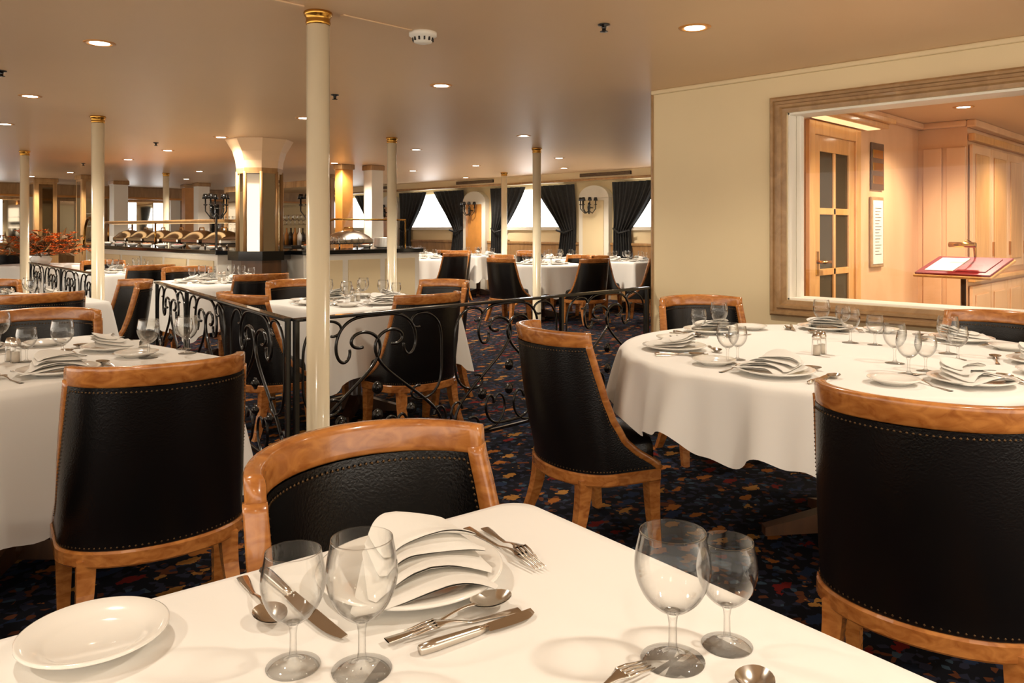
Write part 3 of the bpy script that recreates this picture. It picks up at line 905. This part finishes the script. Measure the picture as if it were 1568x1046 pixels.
for i in range(22):
    T = TR(bx+.3, by+.2+.13*i, 1.0)
    c = random.choice(['glass', 'orange', 'darkglass', 'china'])
    mb.lathe([(0, 0), (.035, 0), (.035, .15), (.012, .2), (.012, .26), (0, .26)], 10, M[c], T)
    add_glass(mb, .15, .04, 10, M['glass'], TR(bx+.3, by+.2+.13*i, 1.315))
mb.obj('back_bar')

# ------------------------------------------------------------------ flower arrangement
def flowers(X, Y, z, s):
    mb = MB(); r = random.Random(5)
    mb.lathe([(0, 0), (.1, 0), (.14, .08), (.09, .14), (.12, .17), (.10, .17), (0, .12)], 20, M['china'])
    for i in range(380):
        a = r.uniform(0, 2*pi); e = r.uniform(.05, 1.4); R = r.uniform(.12, .34)*s
        p = Vector((R*cos(a)*cos(e)*1.5, R*sin(a)*cos(e)*1.5, .13+R*sin(e)*.75))
        if i % 4 == 0: mb.tube([(0, 0, .12), tuple(p)], .004, 4, M['leaf'])
        q = r.uniform(.03, .06)
        if i % 3 == 0:
            d = Vector((r.uniform(-1, 1), r.uniform(-1, 1), r.uniform(-.2, 1))).normalized(); t = d.orthogonal().normalized()
            mb.add([p-d*q*1.5, p+t*q*.6, p+d*q*1.5, p-t*q*.6], [(0, 1, 2, 3)], M['leaf'], False)
        else:
            for k in range(5):
                b = 2*pi*k/5; d = Vector((cos(b), sin(b), .45)); t = Vector((-sin(b), cos(b), 0))
                mb.add([p, p+d*q*.6+t*q*.4, p+d*q*1.1, p+d*q*.6-t*q*.4], [(0, 1, 2, 3)], M['flower'], False)
    mb.obj('flower_arrangement', (X, Y, z))
place(RD, 'round_dining_table', (3.05, 12.3, 0))
flowers(3.05, 12.3, TH, 1.45)

# ------------------------------------------------------------------ railing
def spiral_curve(c, p, odd, n=110):
    x = y = 0.0; th = 0.0
    half = []
    for i in range(n+1):
        t = i/n; half.append((x, y))
        th += c*(t**p)/n; x += cos(th)/n; y += sin(th)/n
    other = [(-a, (-b if odd else b)) for a, b in half[1:]][::-1]
    return other+half
def fit(pts, x0, z0, x1, z1, rot=0.0):
    c, s = cos(rot), sin(rot)
    q = [(a*c-b*s, a*s+b*c) for a, b in pts]
    ax = min(a for a, b in q); bx_ = max(a for a, b in q); ay = min(b for a, b in q); by_ = max(b for a, b in q)
    kx = (x1-x0)/(bx_-ax); kz = (z1-z0)/(by_-ay)
    k = min(kx, kz); kx = min(kx, k*1.5); kz = min(kz, k*1.5)
    return [((x0+x1)/2+(a-(ax+bx_)/2)*kx, (z0+z1)/2+(b-(ay+by_)/2)*kz) for a, b in q]
def railing(xa, ya, xb, yb):
    L = sqrt((xb-xa)**2+(yb-ya)**2); ang = atan2(yb-ya, xb-xa)
    mb = MB(); I = M['iron']; H = .83
    mb.box((0, -.022, H-.016), (L, .022, H), I, .004)
    mb.box((0, -.008, .07), (L, .008, .085), I)
    n = max(1, round(L/.95)); w = L/n
    for i in range(n+1):
        x = min(max(i*w, .012), L-.012)
        if i in (0, n) or i % 2 == 0:
            mb.box((x-.012, -.012, 0), (x+.012, .012, H-.01), I, .002)
            mb.lathe([(0, 0), (.03, 0), (.03, .01), (0, .012)], 10, I, TR(x, 0))
    def curve(p, r=.0085): mb.tube([(a, 0, b) for a, b in p], r, 7, I)
    S = spiral_curve(19, 2.2, True); C = spiral_curve(15, 2.0, False); C2 = spiral_curve(12, 1.6, False)
    for i in range(n):
        x = i*w
        for mir in (0, 1):
            def put(p, r=.0085): curve([(2*x+w-a if mir else a, b) for a, b in p], r)
            put(fit(S, x+.01, .10, x+w*.56, H-.10, radians(48)))
            put(fit(C, x+.02, .34, x+w*.30, H-.03, -pi/2), .007)
            put(fit(C2, x+w*.02, .09, x+w*.46, .28, 0), .007)
        mb.tube([(a, 0, b) for a, b in fit(C, x+w*.24, H-.24, x+w*.76, H-.02, pi)], .008, 7, I)
        mb.tube([(a, 0, b) for a, b in fit(C, x+w*.30, .09, x+w*.70, .30, 0)], .008, 7, I)
        for cxk, cz in ((.5, .44), (.27, .30), (.73, .30), (.5, .30)):
            mb.sphere((x+w*cxk, 0, cz), .021, I)
            mb.lathe([(0, -.006), (.032, -.004), (.032, .004), (0, .006)], 12, I, Matrix.Translation((x+w*cxk, 0, cz)) @ Matrix.Rotation(pi/2, 4, 'X'))
    mb.obj('scroll_railing', (xa, ya, 0), ang)
railing(1.86, 3.30, 4.69, 3.30)
railing(1.85, 3.33, 2.40, 6.4)
railing(2.42, 7.75, 2.66, 11.2)

# ------------------------------------------------------------------ ceiling fixtures & lights
LC = (1, .88, .72)
def spot(e, size=2.4, col=LC, rad=.05):
    l = bpy.data.lights.new('downlight_lamp', 'SPOT'); l.energy = e; l.color = col
    l.spot_size = size; l.spot_blend = .7; l.shadow_soft_size = rad
    o = bpy.data.objects.new('downlight_lamp', l); scene.collection.objects.link(o); return o
mb = MB()
mb.lathe([(.050, -.0), (.050, -.004), (.068, -.006), (.078, -.003), (.08, 0)], 32, M['orange'])
mb.lathe([(0, -.003), (.050, -.003)], 24, M['lamp'])
DL = mb.mesh('downlight')
def downlight(x, y, e=55, **k):
    X, Y = W(x, y); o = place(DL, 'downlight', (X, Y, CEIL))
    s = spot(e, **k); s.parent = o; s.location = (0, 0, -.03)
for x, y in ((-2.2, 4.17), (.90, 3.85), (-.49, 5.41), (-3.6, 5.84), (-1.86, 7.0), (-3.15, 8.46), (.126, 8.35), (-4.36, 9.9), (-1.2, 9.8), (-5.5, 11.2),
             (.66, 10.97), (-4.8, 7.4), (-2.68, 11.8), (-.57, 12.3), (-7.8, 13.8), (-1.7, 13.4), (.85, 12.8), (-5.4, 13.5), (-3.5, 15), (-9.1, 14.8), (-.9, 15.2), (-6.5, 15.6)):
    downlight(x, y, 165 if y > 9 else (115 if y > 6 else 75))
for x, y, e in ((1.25, .85, 85), (-1.1, 1.5, 45), (.05, -.7, 60), (2.1, 2.3, 70), (-1.6, .2, 50), (1.3, -1.0, 60)):  # first read from glass shadows; the rest are unseen fixtures added as bounced fill
    downlight(x, y, e)
for X, Y in ((5.9, 1.7), (7.1, 1.9), (8.6, 1.4), (7.0, .4), (9.2, .3)):  # unseen foyer downlights, added to brighten the foyer
    o = place(DL, 'downlight', (X, Y, CEIL)); s = spot(130, col=(1, .84, .66)); s.parent = o; s.location = (0, 0, -.03)

sx, sy = W(-.45, 3.95)
mb = MB(); mb.lathe([(.07, 0), (.07, -.018), (.055, -.024), (.05, -.03), (.045, -.05), (.02, -.058), (0, -.058)], 28, M['white'])
for i in range(12):
    a = 2*pi*i/12; mb.box((.046, -.004, -.045), (.054, .004, -.028), M['vent'], 0, Matrix.Rotation(a, 4, 'Z'))
mb.obj('smoke_detector', (sx, sy, CEIL))
mb = MB(); mb.lathe([(.03, 0), (.03, -.006), (.012, -.01), (.01, -.03), (.02, -.034), (.02, -.037), (0, -.037)], 16, M['iron'])
SP = mb.mesh('sprinkler_head')
for x, y in ((.446, 3.79), (-1.31, 5.78), (-4.1, 9.0), (-6.5, 11.85), (-3.2, 4.9)):
    X, Y = W(x, y); place(SP, 'sprinkler_head', (X, Y, CEIL))

# ------------------------------------------------------------------ world & camera
w = bpy.data.worlds.new('World'); scene.world = w; w.use_nodes = True
w.node_tree.nodes['Background'].inputs['Color'].default_value = (1, .87, .72, 1)
w.node_tree.nodes['Background'].inputs['Strength'].default_value = 2.7
cam = bpy.data.cameras.new('camera'); co = bpy.data.objects.new('camera', cam); scene.collection.objects.link(co)
co.location = (0, 0, 1.25); co.rotation_euler = (pi/2, 0, -pi/4)
cam.sensor_width = 36; cam.lens = 27.48; cam.shift_y = -.1103; cam.clip_start = .02
scene.camera = co
try:
    scene.view_settings.view_transform = 'Standard'; scene.view_settings.look = 'None'
    scene.view_settings.exposure = 0
except Exception: pass
